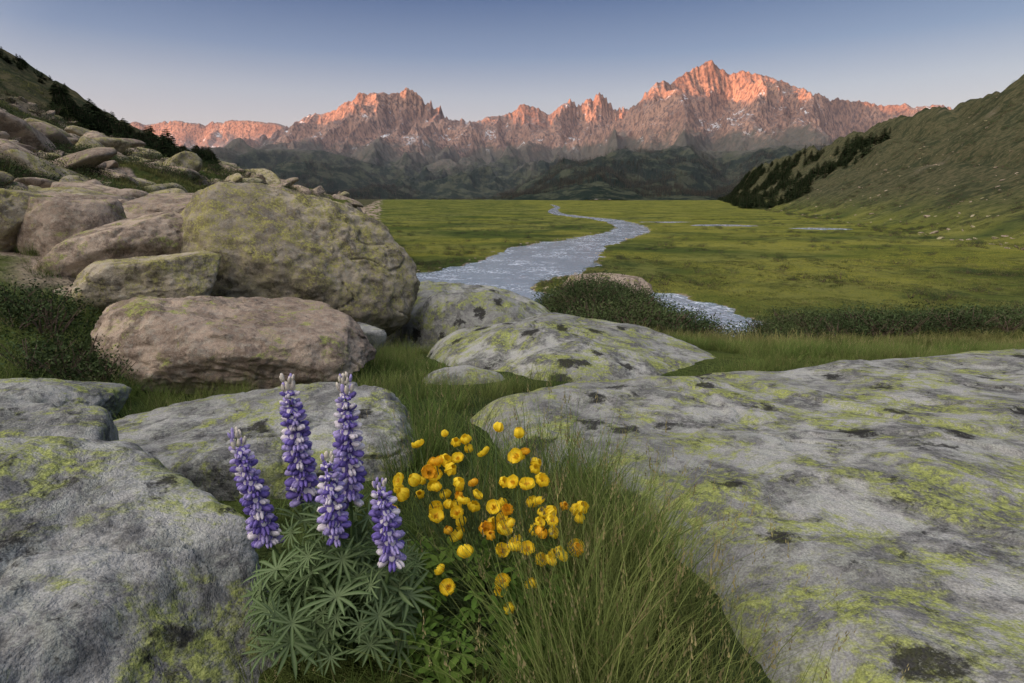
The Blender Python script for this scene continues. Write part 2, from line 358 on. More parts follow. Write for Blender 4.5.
boulder('granite_boulder',(-2.40,4.85,-.10),(.96,.7,.47),115,M_pink,7,.11,9,-.1,(0,.14),34,.06,.014)
boulder('granite_boulder',(-2.75,7.9,.22),(1.42,1.2,1.12),136,M_lich,7,.10,17,.2,(0,.22),15,.04,.006)
boulder('granite_boulder',(-3.75,6.0,.30),(.62,.5,.36),107,M_lich,6,.09,9,.2,(0,-.1),36)
boulder('granite_boulder',(-4.75,6.9,.52),(.8,.55,.42),118,M_pink,6,.09,8,.5,(0,-.3),40)
boulder('granite_boulder',(-5.55,7.4,.7),(.5,.5,.62),109,M_pink,6,.08,8,.2,(0,0),40)
boulder('granite_boulder',(-6.45,7.3,.95),(.75,.6,.5),110,M_lich,6,.08,10,.1,(0,0),30)
boulder('granite_boulder',(-4.6,5.9,.12),(.45,.4,.25),111,M_pink,5,.07,9,.7,(0,0),36)
boulder('granite_boulder',(-5.2,9.6,.9),(1.1,.8,.42),112,M_pink,6,.09,8,.1,(0,0),40)
boulder('granite_boulder',(-1.75,6.2,-.35),(.35,.3,.22),113,M_gran,5,.08,12,.1)
boulder('granite_boulder',(2.9,18.2,gz(2.9,18.2)+1.0),(1.35,.8,.55),114,M_pink,5,.08,12,.1)
def gn_scatter(name,pts,rot,scl,protos,idx):
    col=bpy.data.collections.new(name+'_parts')
    for p in protos: col.objects.link(p)
    me=bpy.data.meshes.new(name); pts=np.asarray(pts,np.float32); me.vertices.add(len(pts)); me.vertices.foreach_set('co',pts.ravel())
    a=me.attributes.new('rot','FLOAT_VECTOR','POINT'); a.data.foreach_set('vector',np.asarray(rot,np.float32).ravel())
    a=me.attributes.new('scl','FLOAT_VECTOR','POINT'); a.data.foreach_set('vector',np.asarray(scl,np.float32).ravel())
    a=me.attributes.new('idx','INT','POINT'); a.data.foreach_set('value',np.asarray(idx,np.int32))
    o=obj(name,me); nt=bpy.data.node_groups.new(name,'GeometryNodeTree')
    nt.interface.new_socket('Geometry',in_out='INPUT',socket_type='NodeSocketGeometry'); nt.interface.new_socket('Geometry',in_out='OUTPUT',socket_type='NodeSocketGeometry')
    gi=nt.nodes.new('NodeGroupInput');go=nt.nodes.new('NodeGroupOutput');ip=nt.nodes.new('GeometryNodeInstanceOnPoints')
    ci=nt.nodes.new('GeometryNodeCollectionInfo'); ci.inputs['Collection'].default_value=col; ci.inputs['Separate Children'].default_value=True; ci.inputs['Reset Children'].default_value=True
    def na(n,t):
        q=nt.nodes.new('GeometryNodeInputNamedAttribute'); q.data_type=t; q.inputs['Name'].default_value=n; return q.outputs['Attribute']
    L=nt.links.new; L(gi.outputs[0],ip.inputs['Points']); L(ci.outputs[0],ip.inputs['Instance']); ip.inputs['Pick Instance'].default_value=True
    L(na('idx','INT'),ip.inputs['Instance Index']); L(na('rot','FLOAT_VECTOR'),ip.inputs['Rotation']); L(na('scl','FLOAT_VECTOR'),ip.inputs['Scale']); L(ip.outputs[0],go.inputs[0])
    md=o.modifiers.new('scatter','NODES'); md.node_group=nt; return o
def in_rock(x,y,shrink=1.):
    m=np.zeros(x.shape,bool)
    for cx,cy,rx,ry,rz in FOOT:
        dx=x-cx;dy=y-cy;c_,s_=math.cos(rz),math.sin(rz); m|=((dx*c_+dy*s_)/(rx*shrink))**2+((-dx*s_+dy*c_)/(ry*shrink))**2<1
    for P,ins in POLY:
        lo=P.min(0);hi=P.max(0); k=(x>lo[0])&(x<hi[0])&(y>lo[1])&(y<hi[1])
        if k.any(): m[k]|=poly_sd(P,x[k],y[k])>ins
    return m
protos=[]
for i in range(8):
    v,f=rock_verts((1,.8,.6),300+i,4,8,.10,42); protos.append(obj('slope_boulder_shape',mesh_np('slope_boulder',v,[f],[M_pink if i%3 else M_lich]),link=False))
n=6000; yy=np.exp(rng.uniform(np.log(8.5),np.log(85),n)); xx=-yy*rng.uniform(.22,1.05,n)
zz,kb_,w_,_=parts(xx,yy); ok=(kb_>.6)&(w_>.6)&(w_<30)&(~in_rock(xx,yy,1.3))&(fbm2(xx/5,yy/5,4,21)+.12>rng.uniform(.0,.35,n))
xx=xx[ok];yy=yy[ok];k=len(xx); sz=np.clip(.115*np.exp(rng.normal(0,.8,k))*(.6+yy/26),.06,1.15)
pts=np.column_stack([xx,yy,ground(xx,yy)-sz*.05]); rot=np.column_stack([rng.normal(0,.3,k),rng.normal(0,.3,k),rng.uniform(0,6.28,k)])
gn_scatter('boulder_field',pts,rot,np.column_stack([sz*rng.uniform(.9,1.9,k),sz*rng.uniform(.8,1.2,k),sz*rng.uniform(.5,1.,k)]),protos,rng.integers(0,8,k))
n=420; i=rng.integers(0,len(RP)-90,n)+40; side=rng.choice([-1,1],n); off=(RP[i,2]+rng.uniform(-1.,1.2,n))*side
pxy=c[i]+nrm[i]*off[:,None]+rng.normal(0,.5,(n,2)); k=n; sz=np.clip(.12*np.exp(rng.normal(0,.5,k)),.06,.45)
gn_scatter('river_stones',np.column_stack([pxy,np.maximum(ground(pxy[:,0],pxy[:,1]),-6.4)+.0]),np.column_stack([rng.normal(0,.2,k),rng.normal(0,.2,k),rng.uniform(0,6.28,k)]),np.column_stack([sz,sz,sz*.7]),[p.copy() for p in protos],rng.integers(0,8,k))
n=1300; y=np.exp(rng.uniform(np.log(80),np.log(900),n)); x=45+.33*y+rng.uniform(0,.9,n)*np.maximum(130-.08*y,50); k=(x<y*1.02)&(fbm2(x/22,y/34,5,31)>rng.uniform(-.2,.3,n)); x=x[k];y=y[k];k=len(x); sz=np.clip(.33*np.exp(rng.normal(0,.5,k)),.15,1.1)
gn_scatter('hillside_rubble',np.column_stack([x,y,ground(x,y)]),np.column_stack([rng.normal(0,.3,k),rng.normal(0,.3,k),rng.uniform(0,6.28,k)]),np.column_stack([sz*1.3,sz,sz*.7]),[p.copy() for p in protos],rng.integers(0,8,k))
# ---------------------------------------------------------------- grass
def blades(g,n,h,spread,width,lean,seg=4,head=0,m=0):
    for _ in range(n):
        a=rng.uniform(0,6.28); r=spread*math.sqrt(rng.uniform()); b=np.array([r*math.cos(a),r*math.sin(a),-.02])
        H=h*rng.uniform(.55,1.1); ld=a+rng.normal(0,.8); ln=lean*rng.uniform(.2,1.3)*H; t=np.linspace(0,1,seg+1)
        ctr=b+np.column_stack([np.cos(ld)*ln*t**2.1,np.sin(ld)*ln*t**2.1,H*t*(1-.25*(ln/H)*t)])
        fa=rng.uniform(0,6.28); sd=np.array([math.cos(fa),math.sin(fa),0]); wd=width*rng.uniform(.7,1.2)*(1-t**1.6)[:,None]*.5
        L=ctr-sd*wd; Rr=ctr+sd*wd; v=np.empty((2*seg+1,3)); v[0:2*seg:2]=L[:seg]; v[1:2*seg:2]=Rr[:seg]; v[-1]=ctr[-1]
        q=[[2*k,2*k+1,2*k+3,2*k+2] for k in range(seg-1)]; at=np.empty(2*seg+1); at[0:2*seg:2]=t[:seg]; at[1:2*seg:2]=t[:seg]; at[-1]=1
        dry=rng.uniform()<.06
        g.add(v,q=q,t=[[2*seg-2,2*seg-1,2*seg]],m=1 if dry else m,a=at)
        if rng.uniform()<head:
            top=ctr[-1]; hl=rng.uniform(.04,.08)
            for k in range(12):
                u=k/12; p=top+np.array([rng.normal(0,.003),rng.normal(0,.003),-hl+hl*u*1.3]); e=.0026*(1.2-u)
                dr=rng.normal(size=3); dr/=np.linalg.norm(dr); g.add([p-dr*e,p+np.array([0,0,.009]),p+dr*e,p-np.array([0,0,.003])],q=[[0,1,2,3]],m=1,a=.8)
def tuft(n,h,spread,width,lean,seg=4,head=0,mat=None):
    g=Geo(); blades(g,n,h,spread,width,lean,seg,head); return obj('grass_tuft',g.mesh('grass_tuft',[mat or M_grass,M_dry]),link=False)
near=[tuft(50,.30,.09,.0036,.5,5) for _ in range(4)]+[tuft(36,.38,.08,.0034,.5,5,.15) for _ in range(2)]
def area_pts(n,x0,x1,y0,y1):
    x=rng.uniform(x0,x1,n);y=rng.uniform(y0,y1,n); k=np.abs(x)<y*1.05+.8; return x[k],y[k]
def grass_layer(name,x,y,base,prot,extra=None,hv=.3,maskrock=True):
    k=~in_rock(x,y) if maskrock else np.ones(len(x),bool)
    _,kb_,w_,t_=parts(x,y); rd_=river_d(x,y); k&=rd_>.3
    rm=kb_*ss(-.05,.25,fbm2(x/5,y/5,4,21)+.12)*ss(4,12,np.hypot(x,y)); k&=rng.uniform(size=len(x))>rm*1.1
    x=x[k];y=y[k]; hs=base*(1+.5*fbm2(x/1.3,y/1.3,3,60)*2*hv)*rng.uniform(.7,1.25,len(x))
    if extra is not None: hs=hs*extra(x,y)
    k=hs>.02; x=x[k];y=y[k];hs=hs[k]; q=len(x)
    z=ground(x,y)-.01
    return gn_scatter(name,np.column_stack([x,y,z]),np.column_stack([rng.normal(0,.12,q),rng.normal(0,.12,q),rng.uniform(0,6.28,q)]),np.column_stack([hs*.5+base*.5,hs*.5+base*.5,hs]),prot,rng.integers(0,len(prot),q))
x,y=area_pts(8000,-8,8,.5,9)
def hfun(x,y):
    f=.56+0*x
    f=np.where((y<2.4)&(x>.12)&(x<.75),.80,f)
    f=np.where((y<1.9)&(x<=.12)&(x>-.95),.36,f)
    f=np.where((y>2.4)&(y<4.4)&(x<.6)&(x>-1.2),.88,f)
    return f
grass_layer('foreground_grass',x,y,1.,near,hfun,.9)
x,y=area_pts(230,.06,.50,.7,2.3); near2=[tuft(22,.50,.08,.0038,.55,6,.14) for _ in range(4)]
grass_layer('tall_grass',x,y,1.,near2,lambda x,y:.80+0*x,.9)
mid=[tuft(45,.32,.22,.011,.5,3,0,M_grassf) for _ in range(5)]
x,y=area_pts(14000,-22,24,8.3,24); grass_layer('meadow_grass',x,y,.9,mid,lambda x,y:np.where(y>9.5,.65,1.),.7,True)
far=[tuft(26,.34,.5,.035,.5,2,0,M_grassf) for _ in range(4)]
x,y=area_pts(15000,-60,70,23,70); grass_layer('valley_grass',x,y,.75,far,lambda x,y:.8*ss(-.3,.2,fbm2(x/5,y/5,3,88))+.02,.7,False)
# ---------------------------------------------------------------- willow shrubs
def shrub(n=420):
    g=Geo()
    for _ in range(9):
        a=rng.uniform(0,6.28); e=rng.uniform(.4,1); tube(g,[(0,0,0),(.2*math.cos(a)*e,.2*math.sin(a)*e,.22),(.42*math.cos(a)*e,.42*math.sin(a)*e,.42)],[.012,.008,.004],1,4)
    d=rng.normal(size=(n,3)); d[:,2]=np.abs(d[:,2]); d/=np.linalg.norm(d,axis=1)[:,None]
    r=(.30+.22*fbm3(d*2.2,3,int(rng.integers(100)))+.05)*rng.uniform(.6,1.12,n)**.6*1.35; c0=d*r[:,None]*np.array([1.1,1.1,1.05])+np.array([0,0,.05])
    for i in range(n):
        u=rng.normal(size=3)+d[i]*.8; u/=np.linalg.norm(u); v=np.cross(u,rng.normal(size=3)); v/=np.linalg.norm(v); L=rng.uniform(.03,.055)
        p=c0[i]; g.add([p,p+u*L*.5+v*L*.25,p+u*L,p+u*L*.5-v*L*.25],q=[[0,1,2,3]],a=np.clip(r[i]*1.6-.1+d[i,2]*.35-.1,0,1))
    return obj('willow_shrub_shape',g.mesh('willow_shrub',[M_shrub,M_wood],False),link=False)
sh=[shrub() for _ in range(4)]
P_=[];
def add_sh(n,fn,smin,smax):
    x,y=fn(n); k=(~in_rock(x,y))&(river_d(x,y)>.4); x=x[k];y=y[k]; s_=rng.uniform(smin,smax,len(x)); P_.append(np.column_stack([x,y,ground(x,y)-.05,s_]))
def ell(cx,cy,rx,ry):
    def f(n):
        a=rng.uniform(0,6.28,n); r=np.sqrt(rng.uniform(size=n)); return cx+rx*r*np.cos(a),cy+ry*r*np.sin(a)
    return f
add_sh(340,ell(2.4,14.6,2.3,5.2),.7,1.3)
def band(x0,x1,y0,y1,sl):
    return lambda n:(lambda x:(x,y0+(y1-y0)*rng.uniform(size=n)+sl*(x-x0)))(rng.uniform(x0,x1,n))
add_sh(500,band(5.5,26,12.2,16.5,.10),.8,1.5)
add_sh(420,band(18,70,24,32,.30),.8,1.9)
add_sh(22,ell(-3.25,4.1,.4,.35),.4,.6)
add_sh(16,ell(-4.2,4.7,.5,.4),.5,.8)
n=9000; x=rng.uniform(-60,130,n); y=np.exp(rng.uniform(np.log(32),np.log(230),n)); rdd=river_d(x,y); k=(fbm2(x/8,y/7,4,95)+.14*ss(9,2,rdd)>.17)&(np.abs(x)<y)&(rdd>.8)&(parts(x,y)[1]<.3)&~((y>105)&(rdd<5)); x=x[k];y=y[k]
P_.append(np.column_stack([x,y,ground(x,y)-.2,rng.uniform(.8,1.7,len(x))]))
n=3600; y=np.exp(rng.uniform(np.log(8.5),np.log(50),n)); x=-y*rng.uniform(.25,1.,n); k=(fbm2(x/3,y/3,3,97)>.05)&(~in_rock(x,y,1.15))&(parts(x,y)[1]>.5); x=x[k];y=y[k]
P_.append(np.column_stack([x,y,ground(x,y)-.08,rng.uniform(.5,1.05,len(x))*(.6+y/38)]))
n=6000; y=np.exp(rng.uniform(np.log(75),np.log(800),n)); x=45+.33*y+rng.uniform(-.05,.93,n)*np.maximum(130-.08*y,50); k=(x<y*1.02)&(fbm2(x/16,y/26,4,98)>rng.uniform(-.1,.3,n)); x=x[k];y=y[k]
P_.append(np.column_stack([x,y,ground(x,y)-.2,rng.uniform(1.,2.4,len(x))*(.8+y/500)]))
A=np.concatenate(P_); q=len(A)
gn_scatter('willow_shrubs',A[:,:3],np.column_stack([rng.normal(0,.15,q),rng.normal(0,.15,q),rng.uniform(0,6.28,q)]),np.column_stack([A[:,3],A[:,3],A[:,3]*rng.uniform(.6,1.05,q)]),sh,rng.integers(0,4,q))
# ---------------------------------------------------------------- conifers
def conifer(seed,H=1.,wid=.22,lv=15,nb=8,mat=None):
    g=Geo(); r=np.random.default_rng(seed); tube(g,[(0,0,-.05),(.005,0,.5),(0,0,1)],[.022,.013,.002],1,6)
    for i in range(lv):
        h=.08+.9*i/lv; L=wid*(1-h)**.8*r.uniform(.75,1.15)+.015
        for k in range(nb):
            a=r.uniform(0,6.28); l=L*r.uniform(.6,1.15); dr=np.array([math.cos(a),math.sin(a),0]); sd=np.array([-dr[1],dr[0],0])
            if r.uniform()<.12: continue
            for j in range(4):
                f0=.1+.24*j; p=dr*l*f0+np.array([0,0,h-.25*l*f0]); w_=l*.28*(1.1-f0*.7); e=l*.36
                for sg in (-1,1):
                    g.add([p,p+dr*e*.5+sd*sg*w_*.7+[0,0,.01],p+dr*e+sd*sg*w_-[0,0,.35*w_],p+dr*e*.55+sd*sg*w_*.1-[0,0,.02]],q=[[0,1,2,3]],a=.2+.8*f0*r.uniform(.5,1))
    return obj('conifer_shape',g.mesh('conifer',[mat or M_needle,M_wood],False),link=False)
con=[conifer(s_,1,w_) for s_,w_ in ((1,.24),(2,.5),(3,.6),(4,.42))]
T=[]
def trees(x,y,h0,h1): 
    x=np.asarray(x,float);y=np.asarray(y,float); T.append(np.column_stack([x,y,ground(x,y)-.1,rng.uniform(h0,h1,len(x))]))
n=1500; y_=rng.uniform(46,66,n); rt=rng.uniform(-.75,-.50,n); x_=rt*y_; kk=fbm2(x_/7,y_/7,3,71)>-.06; trees(x_[kk],y_[kk],.8,1.9)
n=30; y_=rng.uniform(56,66,n); x_=rng.uniform(-.72,-.52,n)*y_; trees(x_,y_,1.8,2.8)
n=30; y_=rng.uniform(70,80,n); x_=rng.uniform(-.92,-.72,n)*y_; trees(x_,y_,.6,1.2)
trees([-13.2,-12.3,-13.9,-11.6,-10.9],[50,52,55,49,47],1.6,2.6)
n=2600; y_=rng.uniform(420,1800,n); x_=(45+.33*y_)+rng.uniform(-.15,.9,n)*np.maximum(130-.08*y_,50); kk=fbm2(x_/35,y_/60,3,77)+rng.uniform(-.2,.2,n)>.02; trees(x_[kk],y_[kk],5,11)
A=np.concatenate(T); q=len(A)
gn_scatter('conifer_trees',A[:,:3],np.column_stack([rng.normal(0,.04,q),rng.normal(0,.04,q),rng.uniform(0,6.28,q)]),np.column_stack([A[:,3]]*3),con,rng.integers(0,4,q))
# ---------------------------------------------------------------- mountains
LM=np.array([(-3600,150),(-2228,407),(-1900,597),(-1654,696),(-1500,700),(-1368,764),(-1330,790),(-1229,848),(-1081,863),(-983,835),(-876,900),(-753,817),(-590,726),(-467,665),(-344,627),(-139,688),(-60,690),(-16,711),(106,785),(229,750),(295,680),(393,749),(475,802),(560,790),(639,802),(721,848),(819,779),(925,734),(1500,600),(3000,300)],float)
RM=np.array([(-200,200),(500,420),(800,600),(922,726),(1031,826),(1103,840),(1160,830),(1211,860),(1319,907),(1380,925),(1413,965),(1499,950),(1550,890),(1607,880),(1680,905),(1715,886),(1823,860),(1931,826),(2076,759),(2292,726),(2508,692),(2652,679),(2976,659),(3517,590),(5500,500)],float)
FL=np.array([(-9000,600),(-5900,800),(-4700,910),(-4209,868),(-3865,900),(-3579,868),(-3120,910),(-2684,868),(-2202,784),(0,500),(4000,300)],float)
FHR=np.array([(-600,-190),(-330,-120),(-200,-60),(-60,20),(80,90),(260,165),(460,205),(700,225),(818,222),(1079,222),(1470,252),(1905,312),(4000,500)],float)
FHL=np.array([(-4500,420),(-1655,271),(-1334,282),(-1050,270),(-806,205),(-600,130),(-420,50),(-300,-20),(-200,-80),(600,-200)],float)
def rng_h(x,y,tab,yc,W,back,noiseamp,seed,A=170,prof=None,teeth=40):
    xo=x+14*p2(x/60,y/140,seed+1)
    hc=np.interp(xo,tab[:,0],tab[:,1]); yo=yc+260*p2(x/800,0*x,seed)
    hc=hc*yo/yc
    t=(yo-y)/W; tf=np.clip(t,0,1)
    tw=(1-np.abs(p2(x/120,y/500,seed+8))*2.2)+.7*(1-np.abs(p2(x/42,y/200,seed+9))*2.2)
    hc=hc+teeth*(tw-.8)*(.3+.9*ss(-.3,.5,p2(x/450,0*x+3,seed+10)))*np.exp(-((yo-y)/240.)**2)
    pr=np.interp(tf,[0,.06,.14,.32,.6,1],[1,.80,.66,.42,.2,0]) if prof is None else np.interp(tf,*prof)
    pb=np.clip(1+(t*W)/back,0,1)
    z=np.where(t>0,hc*pr,hc*pb)
    wx=x+120*p2(x/500,y/500,seed+12)+.35*(yc-y)
    spur=ridge2(wx/760,y/2200,1,seed+2)*.68+ridge2(wx/300,y/900,1,seed+3)*.32
    mask=np.clip(tf/.10,0,1)*(1-tf)**.8
    z=z+A*(spur-.66)*mask*2.6
    rocky=ridge2(x/230+.3*p2(x/200,y/200,seed+13),y/300,6,seed+4,.54)-.62
    z=z+noiseamp*rocky*(.30+1.2*mask)
    return np.where(t>1,-80-(t-1)*200,z)-6
MA=np.linspace(-.98,.98,1500); MY=np.concatenate([np.linspace(1500,3300,150,endpoint=False),np.linspace(3300,5400,360,endpoint=False),np.linspace(5400,7600,80)])
RY,RX=np.meshgrid(MY,MA,indexing='ij'); x=(RX*RY).ravel(); y=RY.ravel()
z=rng_h(x,y,LM,5000,2500,900,80,51,210)
z=np.maximum(z,rng_h(x,y,RM,4400,2300,900,92,57,210))
z=np.maximum(z,rng_h(x,y,FL,7000,1800,900,50,63,150,None,16))
pf=([0,.1,.35,.7,1],[1,.93,.62,.22,0])
def foothill(x,y): return rng_h(x,y,FHR,2700,1150,900,42,69,70,pf,6),rng_h(x,y,FHL,3300,1500,900,45,75,75,pf,6)
fa,fb=foothill(x,y); z=np.maximum(z,np.maximum(fa,fb))
me=mesh_np('mountain_range',np.column_stack([x,y,z]),[gridfaces(len(MY),len(MA))[:,::-1]])
m,s,out=new_mat('mountain_rock'); P=s.pos(); gN=s.n('ShaderNodeNewGeometry'); nz=s.xyz(gN.outputs['True Normal'])[2]; nz=s.m('ABSOLUTE',nz); pz=s.xyz(P)[2]
n1=s.noise(P,.0035,5,.6);n2=s.noise(P,.02,6,.72);n3=s.noise(s.vmul(P,(1,1,.25)),.06,5,.72)
rk=s.mix(s.rmp(n1,.35,.65),(.28,.17,.13),(.43,.27,.20)); rk=s.mix(s.rmp(n3,.42,.62),rk,(.10,.07,.07))
scree=s.mix(s.rmp(n2,.35,.65),(.17,.135,.13),(.25,.205,.19))
col=s.mix(s.rmp(nz,.62,.82),rk,scree)
alt=s.m('ADD',pz,s.m('MULTIPLY_ADD',n1,420,-210)); alt=s.m('ADD',alt,s.m('MULTIPLY_ADD',n2,260,-130))
col=s.mix(s.m('MULTIPLY',s.rmp(alt,340,460,1,0),.85),col,s.mix(n2,(.065,.075,.062),(.11,.11,.095)))
forest=s.mix(s.rmp(s.noise(P,.012,5,.7),.42,.54),(.065,.075,.05),(.018,.029,.024))  # dark forest tone carries a bluish haze tint in its colour
col=s.mix(s.rmp(alt,180,290,1,0),col,forest)
sn=s.m('MULTIPLY',s.rmp(s.noise(s.vadd(P,(500,200,0)),.0055,5,.65,.6),.585,.615),s.m('MULTIPLY',s.rmp(nz,.5,.66),s.m('MULTIPLY',s.rmp(pz,330,430),s.rmp(pz,730,800,1,0))))
col=s.mix(sn,col,(.58,.60,.64))
nb=s.bump(n2,.9,22);nb=s.bump(n3,.9,9,nb)
diffuse(s,out,col,nb); me.materials.append(m); obj('mountain_range',me)
n=42000; ya=rng.uniform(1750,3400,n); xa=ya*rng.uniform(-.5,.75,n)
za=np.maximum(*foothill(xa,ya))
k=(za>-20)&(za<250)&(fbm2(xa/160,ya/200,4,81)+rng.uniform(-.12,.12,n)>-.02+(za-120)/600); xa=xa[k];ya=ya[k];za=za[k];q=len(xa); hh=rng.uniform(11,23,q)
far_con=[conifer(s_,1,.24,6,5,M_farneedle) for s_ in (11,12,13)]
gn_scatter('foothill_forest',np.column_stack([xa,ya,za-2]),np.column_stack([0*xa,0*xa,rng.uniform(0,6.28,q)]),np.column_stack([hh]*3),far_con,rng.integers(0,3,q))
# valley haze: thin even air between the far meadow and the peaks
hz=Geo(); hx0,hx1,hy0,hy1,hz0,hz1=-9500,9500,1300,9000,-300,600
hz.add([(hx0,hy0,hz0),(hx1,hy0,hz0),(hx1,hy1,hz0),(hx0,hy1,hz0),(hx0,hy0,hz1),(hx1,hy0,hz1),(hx1,hy1,hz1),(hx0,hy1,hz1)],q=[[0,3,2,1],[4,5,6,7],[0,1,5,4],[1,2,6,5],[2,3,7,6],[3,0,4,7]])
mh=bpy.data.materials.new('valley_haze'); mh.use_nodes=True; mh.node_tree.nodes.clear(); sh_=S(mh.node_tree); ov=sh_.n('ShaderNodeOutputMaterial'); vs=sh_.n('ShaderNodeVolumeScatter'); vs.inputs['Color'].default_value=(.82,.86,1,1); vs.inputs['Density'].default_value=4.0e-5; vs.inputs['Anisotropy'].default_value=0
mh.node_tree.links.new(vs.outputs[0],ov.inputs['Volume']); obj('valley_haze',hz.mesh('valley_haze',[mh],False))
# unseen ridge added on the sunset side, shaped to shade valley and lower slopes
e_sun=math.radians(3.43); Sh=np.array([-.898,-.44]); Pp=np.array([.44,-.898])
s_=np.linspace(-9300,9000,300); c_=np.linspace(-1800,1800,40); SS_,CC=np.meshgrid(s_,c_,indexing='ij')
hh=np.interp(SS_,[-9300,-7840,-6400,-4900,-4200,-3340,-1500,0,5000,9000],[890,920,940,1050,1140,1230,1230,1050,900,700])+45*fbm2(SS_/600,CC/600+3,4,91)
XX=5400*Sh[0]+SS_*Pp[0]+CC*Sh[0]; YY=5400*Sh[1]+SS_*Pp[1]+CC*Sh[1]; ZZ=hh*(1-np.abs(CC)/1800)**.9-20
obj('shadow_caster_ridge',mesh_np('shadow_caster_ridge',np.stack([XX,YY,ZZ],-1).reshape(-1,3),[gridfaces(300,40)],[m]))
# ---------------------------------------------------------------- lupine
M_vio=plain('lupine_violet',(.19,.145,.46),.6,.3,90,.2); M_lil=plain('lupine_lilac',(.44,.38,.70),.6,.25,90,.25); M_whi=plain('lupine_white',(.80,.76,.82),.6,.12,90,.25); M_bud=plain('lupine_bud',(.66,.62,.54),.7,.2,90,.2)
M_stem=plain('green_stem',(.09,.14,.05),.6,.25,60,.15)
M_lup=leaf_mat('lupine_leaf',(.27,.35,.19),(.09,.165,.058),.2,.25,.5,3,(.12,.18,.06),.3)
def ellips(g,cn,ax,r,m,nu=5,nv=6,a=.5):
    u=np.linspace(0,np.pi,nu)[:,None]; v=np.linspace(0,2*np.pi,nv,endpoint=False)[None,:]
    L=np.stack([np.sin(u)*np.cos(v),np.sin(u)*np.sin(v),np.cos(u)+0*v],-1).reshape(-1,3)*np.array(r)
    g.add(L@ax+cn,q=gridfaces(nu,nv,True),m=m,a=a)
def pea(g,p,out_,sc_,bud):
    o=out_/np.linalg.norm(out_); sd=np.cross([0,0,1.],o); sd/=np.linalg.norm(sd); u=np.cross(o,sd)
    if bud>.8:
        ellips(g,p+o*.5*sc_,np.array([sd,u,o*.8+u*.6]),(sc_*.30,sc_*.30,sc_*.6),3 if rng.uniform()<.7 else 1); return
    mw=2 if rng.uniform()<.24 else (1 if rng.uniform()<.5 else 0)
    for sg in (-1,1):
        ellips(g,p+o*.55*sc_+sd*sg*.13*sc_-u*.04*sc_,np.array([sd,u,o]),(sc_*.15,sc_*.26,sc_*.44),mw,5,6)
    ellips(g,p+o*.18*sc_,np.array([sd,u,o]),(sc_*.13,sc_*.13,sc_*.25),0,4,5)
    a=np.linspace(-1,1,5); b=np.linspace(0,1,4); V=[]
    for bb in b:
        for aa in a:
            w_=.40*math.sin(math.pi*(.18+.72*bb)); V.append(p+sc_*(o*(.34-.34*bb*bb+.10*abs(aa)*-1)+u*(.12+.58*bb)+sd*aa*w_))
    V=np.array(V); F=gridfaces(4,5); mi=[i for i in range(len(F)) if (i%4) in (1,2) and i//4<2]
    oth=[i for i in range(len(F)) if i not in mi]
    g.add(V,q=F[oth],m=0); g.add(V,q=F[mi],m=2)
def spike(name,bot,top,width,parent,root):
    g=Geo(); bot=np.array(bot);top=np.array(top);root=np.array(root); H=np.linalg.norm(top-bot)
    tube(g,[root,root*.5+bot*.5+np.array([.01,0,.01]),bot,bot*.4+top*.6,top],[.006,.0055,.005,.004,.0015],4,6)
    nw=int(H/.0205)
    for i in range(nw):
        f=i/(nw-1); c0=bot+(top-bot)*f; sz=(.030*(1-.50*f**2.4))*width; n_=8 if f<.75 else 7
        ph=rng.uniform(0,6.28)
        for k in range(n_):
            if f<.12 and rng.uniform()<.25: continue
            a=ph+6.283*k/n_+rng.normal(0,.14); el=-.2+.9*f**1.5+rng.normal(0,.16)
            o=np.array([math.cos(a)*math.cos(el),math.sin(a)*math.cos(el),math.sin(el)])
            pea(g,c0+o*.009+np.array([0,0,rng.normal(0,.0025)]),o,sz*rng.uniform(.8,1.12),1 if f>.88 else 0)
    return obj(name,g.mesh(name,[M_vio,M_lil,M_whi,M_bud,M_stem]),parent)
lup=bpy.data.objects.new('lupine',None); sc.collection.objects.link(lup)
spike('flower_spike_1',(-.424,1.35,.44),(-.416,1.35,.755),1.16,lup,(-.45,1.34,0))
spike('flower_spike_2',(-.563,1.40,.41),(-.580,1.40,.745),1.20,lup,(-.50,1.36,0))
spike('flower_spike_3',(-.655,1.35,.325),(-.705,1.35,.61),1.16,lup,(-.53,1.32,0))
spike('flower_spike_4',(-.438,1.25,.40),(-.440,1.25,.595),1.03,lup,(-.46,1.29,0))
spike('flower_spike_5',(-.292,1.22,.355),(-.312,1.22,.54),1.08,lup,(-.40,1.27,0))
def palm(g,c0,nrm_,L,n_=9,m=0):
    nrm_=nrm_/np.linalg.norm(nrm_); a1=np.cross(nrm_,[.2,.9,.3]); a1/=np.linalg.norm(a1); a2=np.cross(nrm_,a1); ph=rng.uniform(0,6.28)
    for k in range(n_):
        a=ph+6.1*k/n_+rng.normal(0,.06); d_=a1*math.cos(a)+a2*math.sin(a); sd=np.cross(nrm_,d_); l=L*rng.uniform(.78,1.1); W=l*.068
        rows=[]
        ts=[0,.3,.6,.85,1]; ws=[.25,.8,1,.6,.05]; bend=rng.uniform(-.2,.12)
        for t,w_ in zip(ts,ws):
            p=c0+d_*l*t+nrm_*l*(.28*t+bend*t*t-.15*t**3)
            rows+= [p-sd*W*w_+nrm_*W*w_*.6,p,p+sd*W*w_+nrm_*W*w_*.6]
        at=np.array([[.95,.1,.95]]*5).ravel()*np.repeat([.25,.8,1,1,1],3)
        g.add(rows,q=gridfaces(5,3),m=m,a=at)
g=Geo()
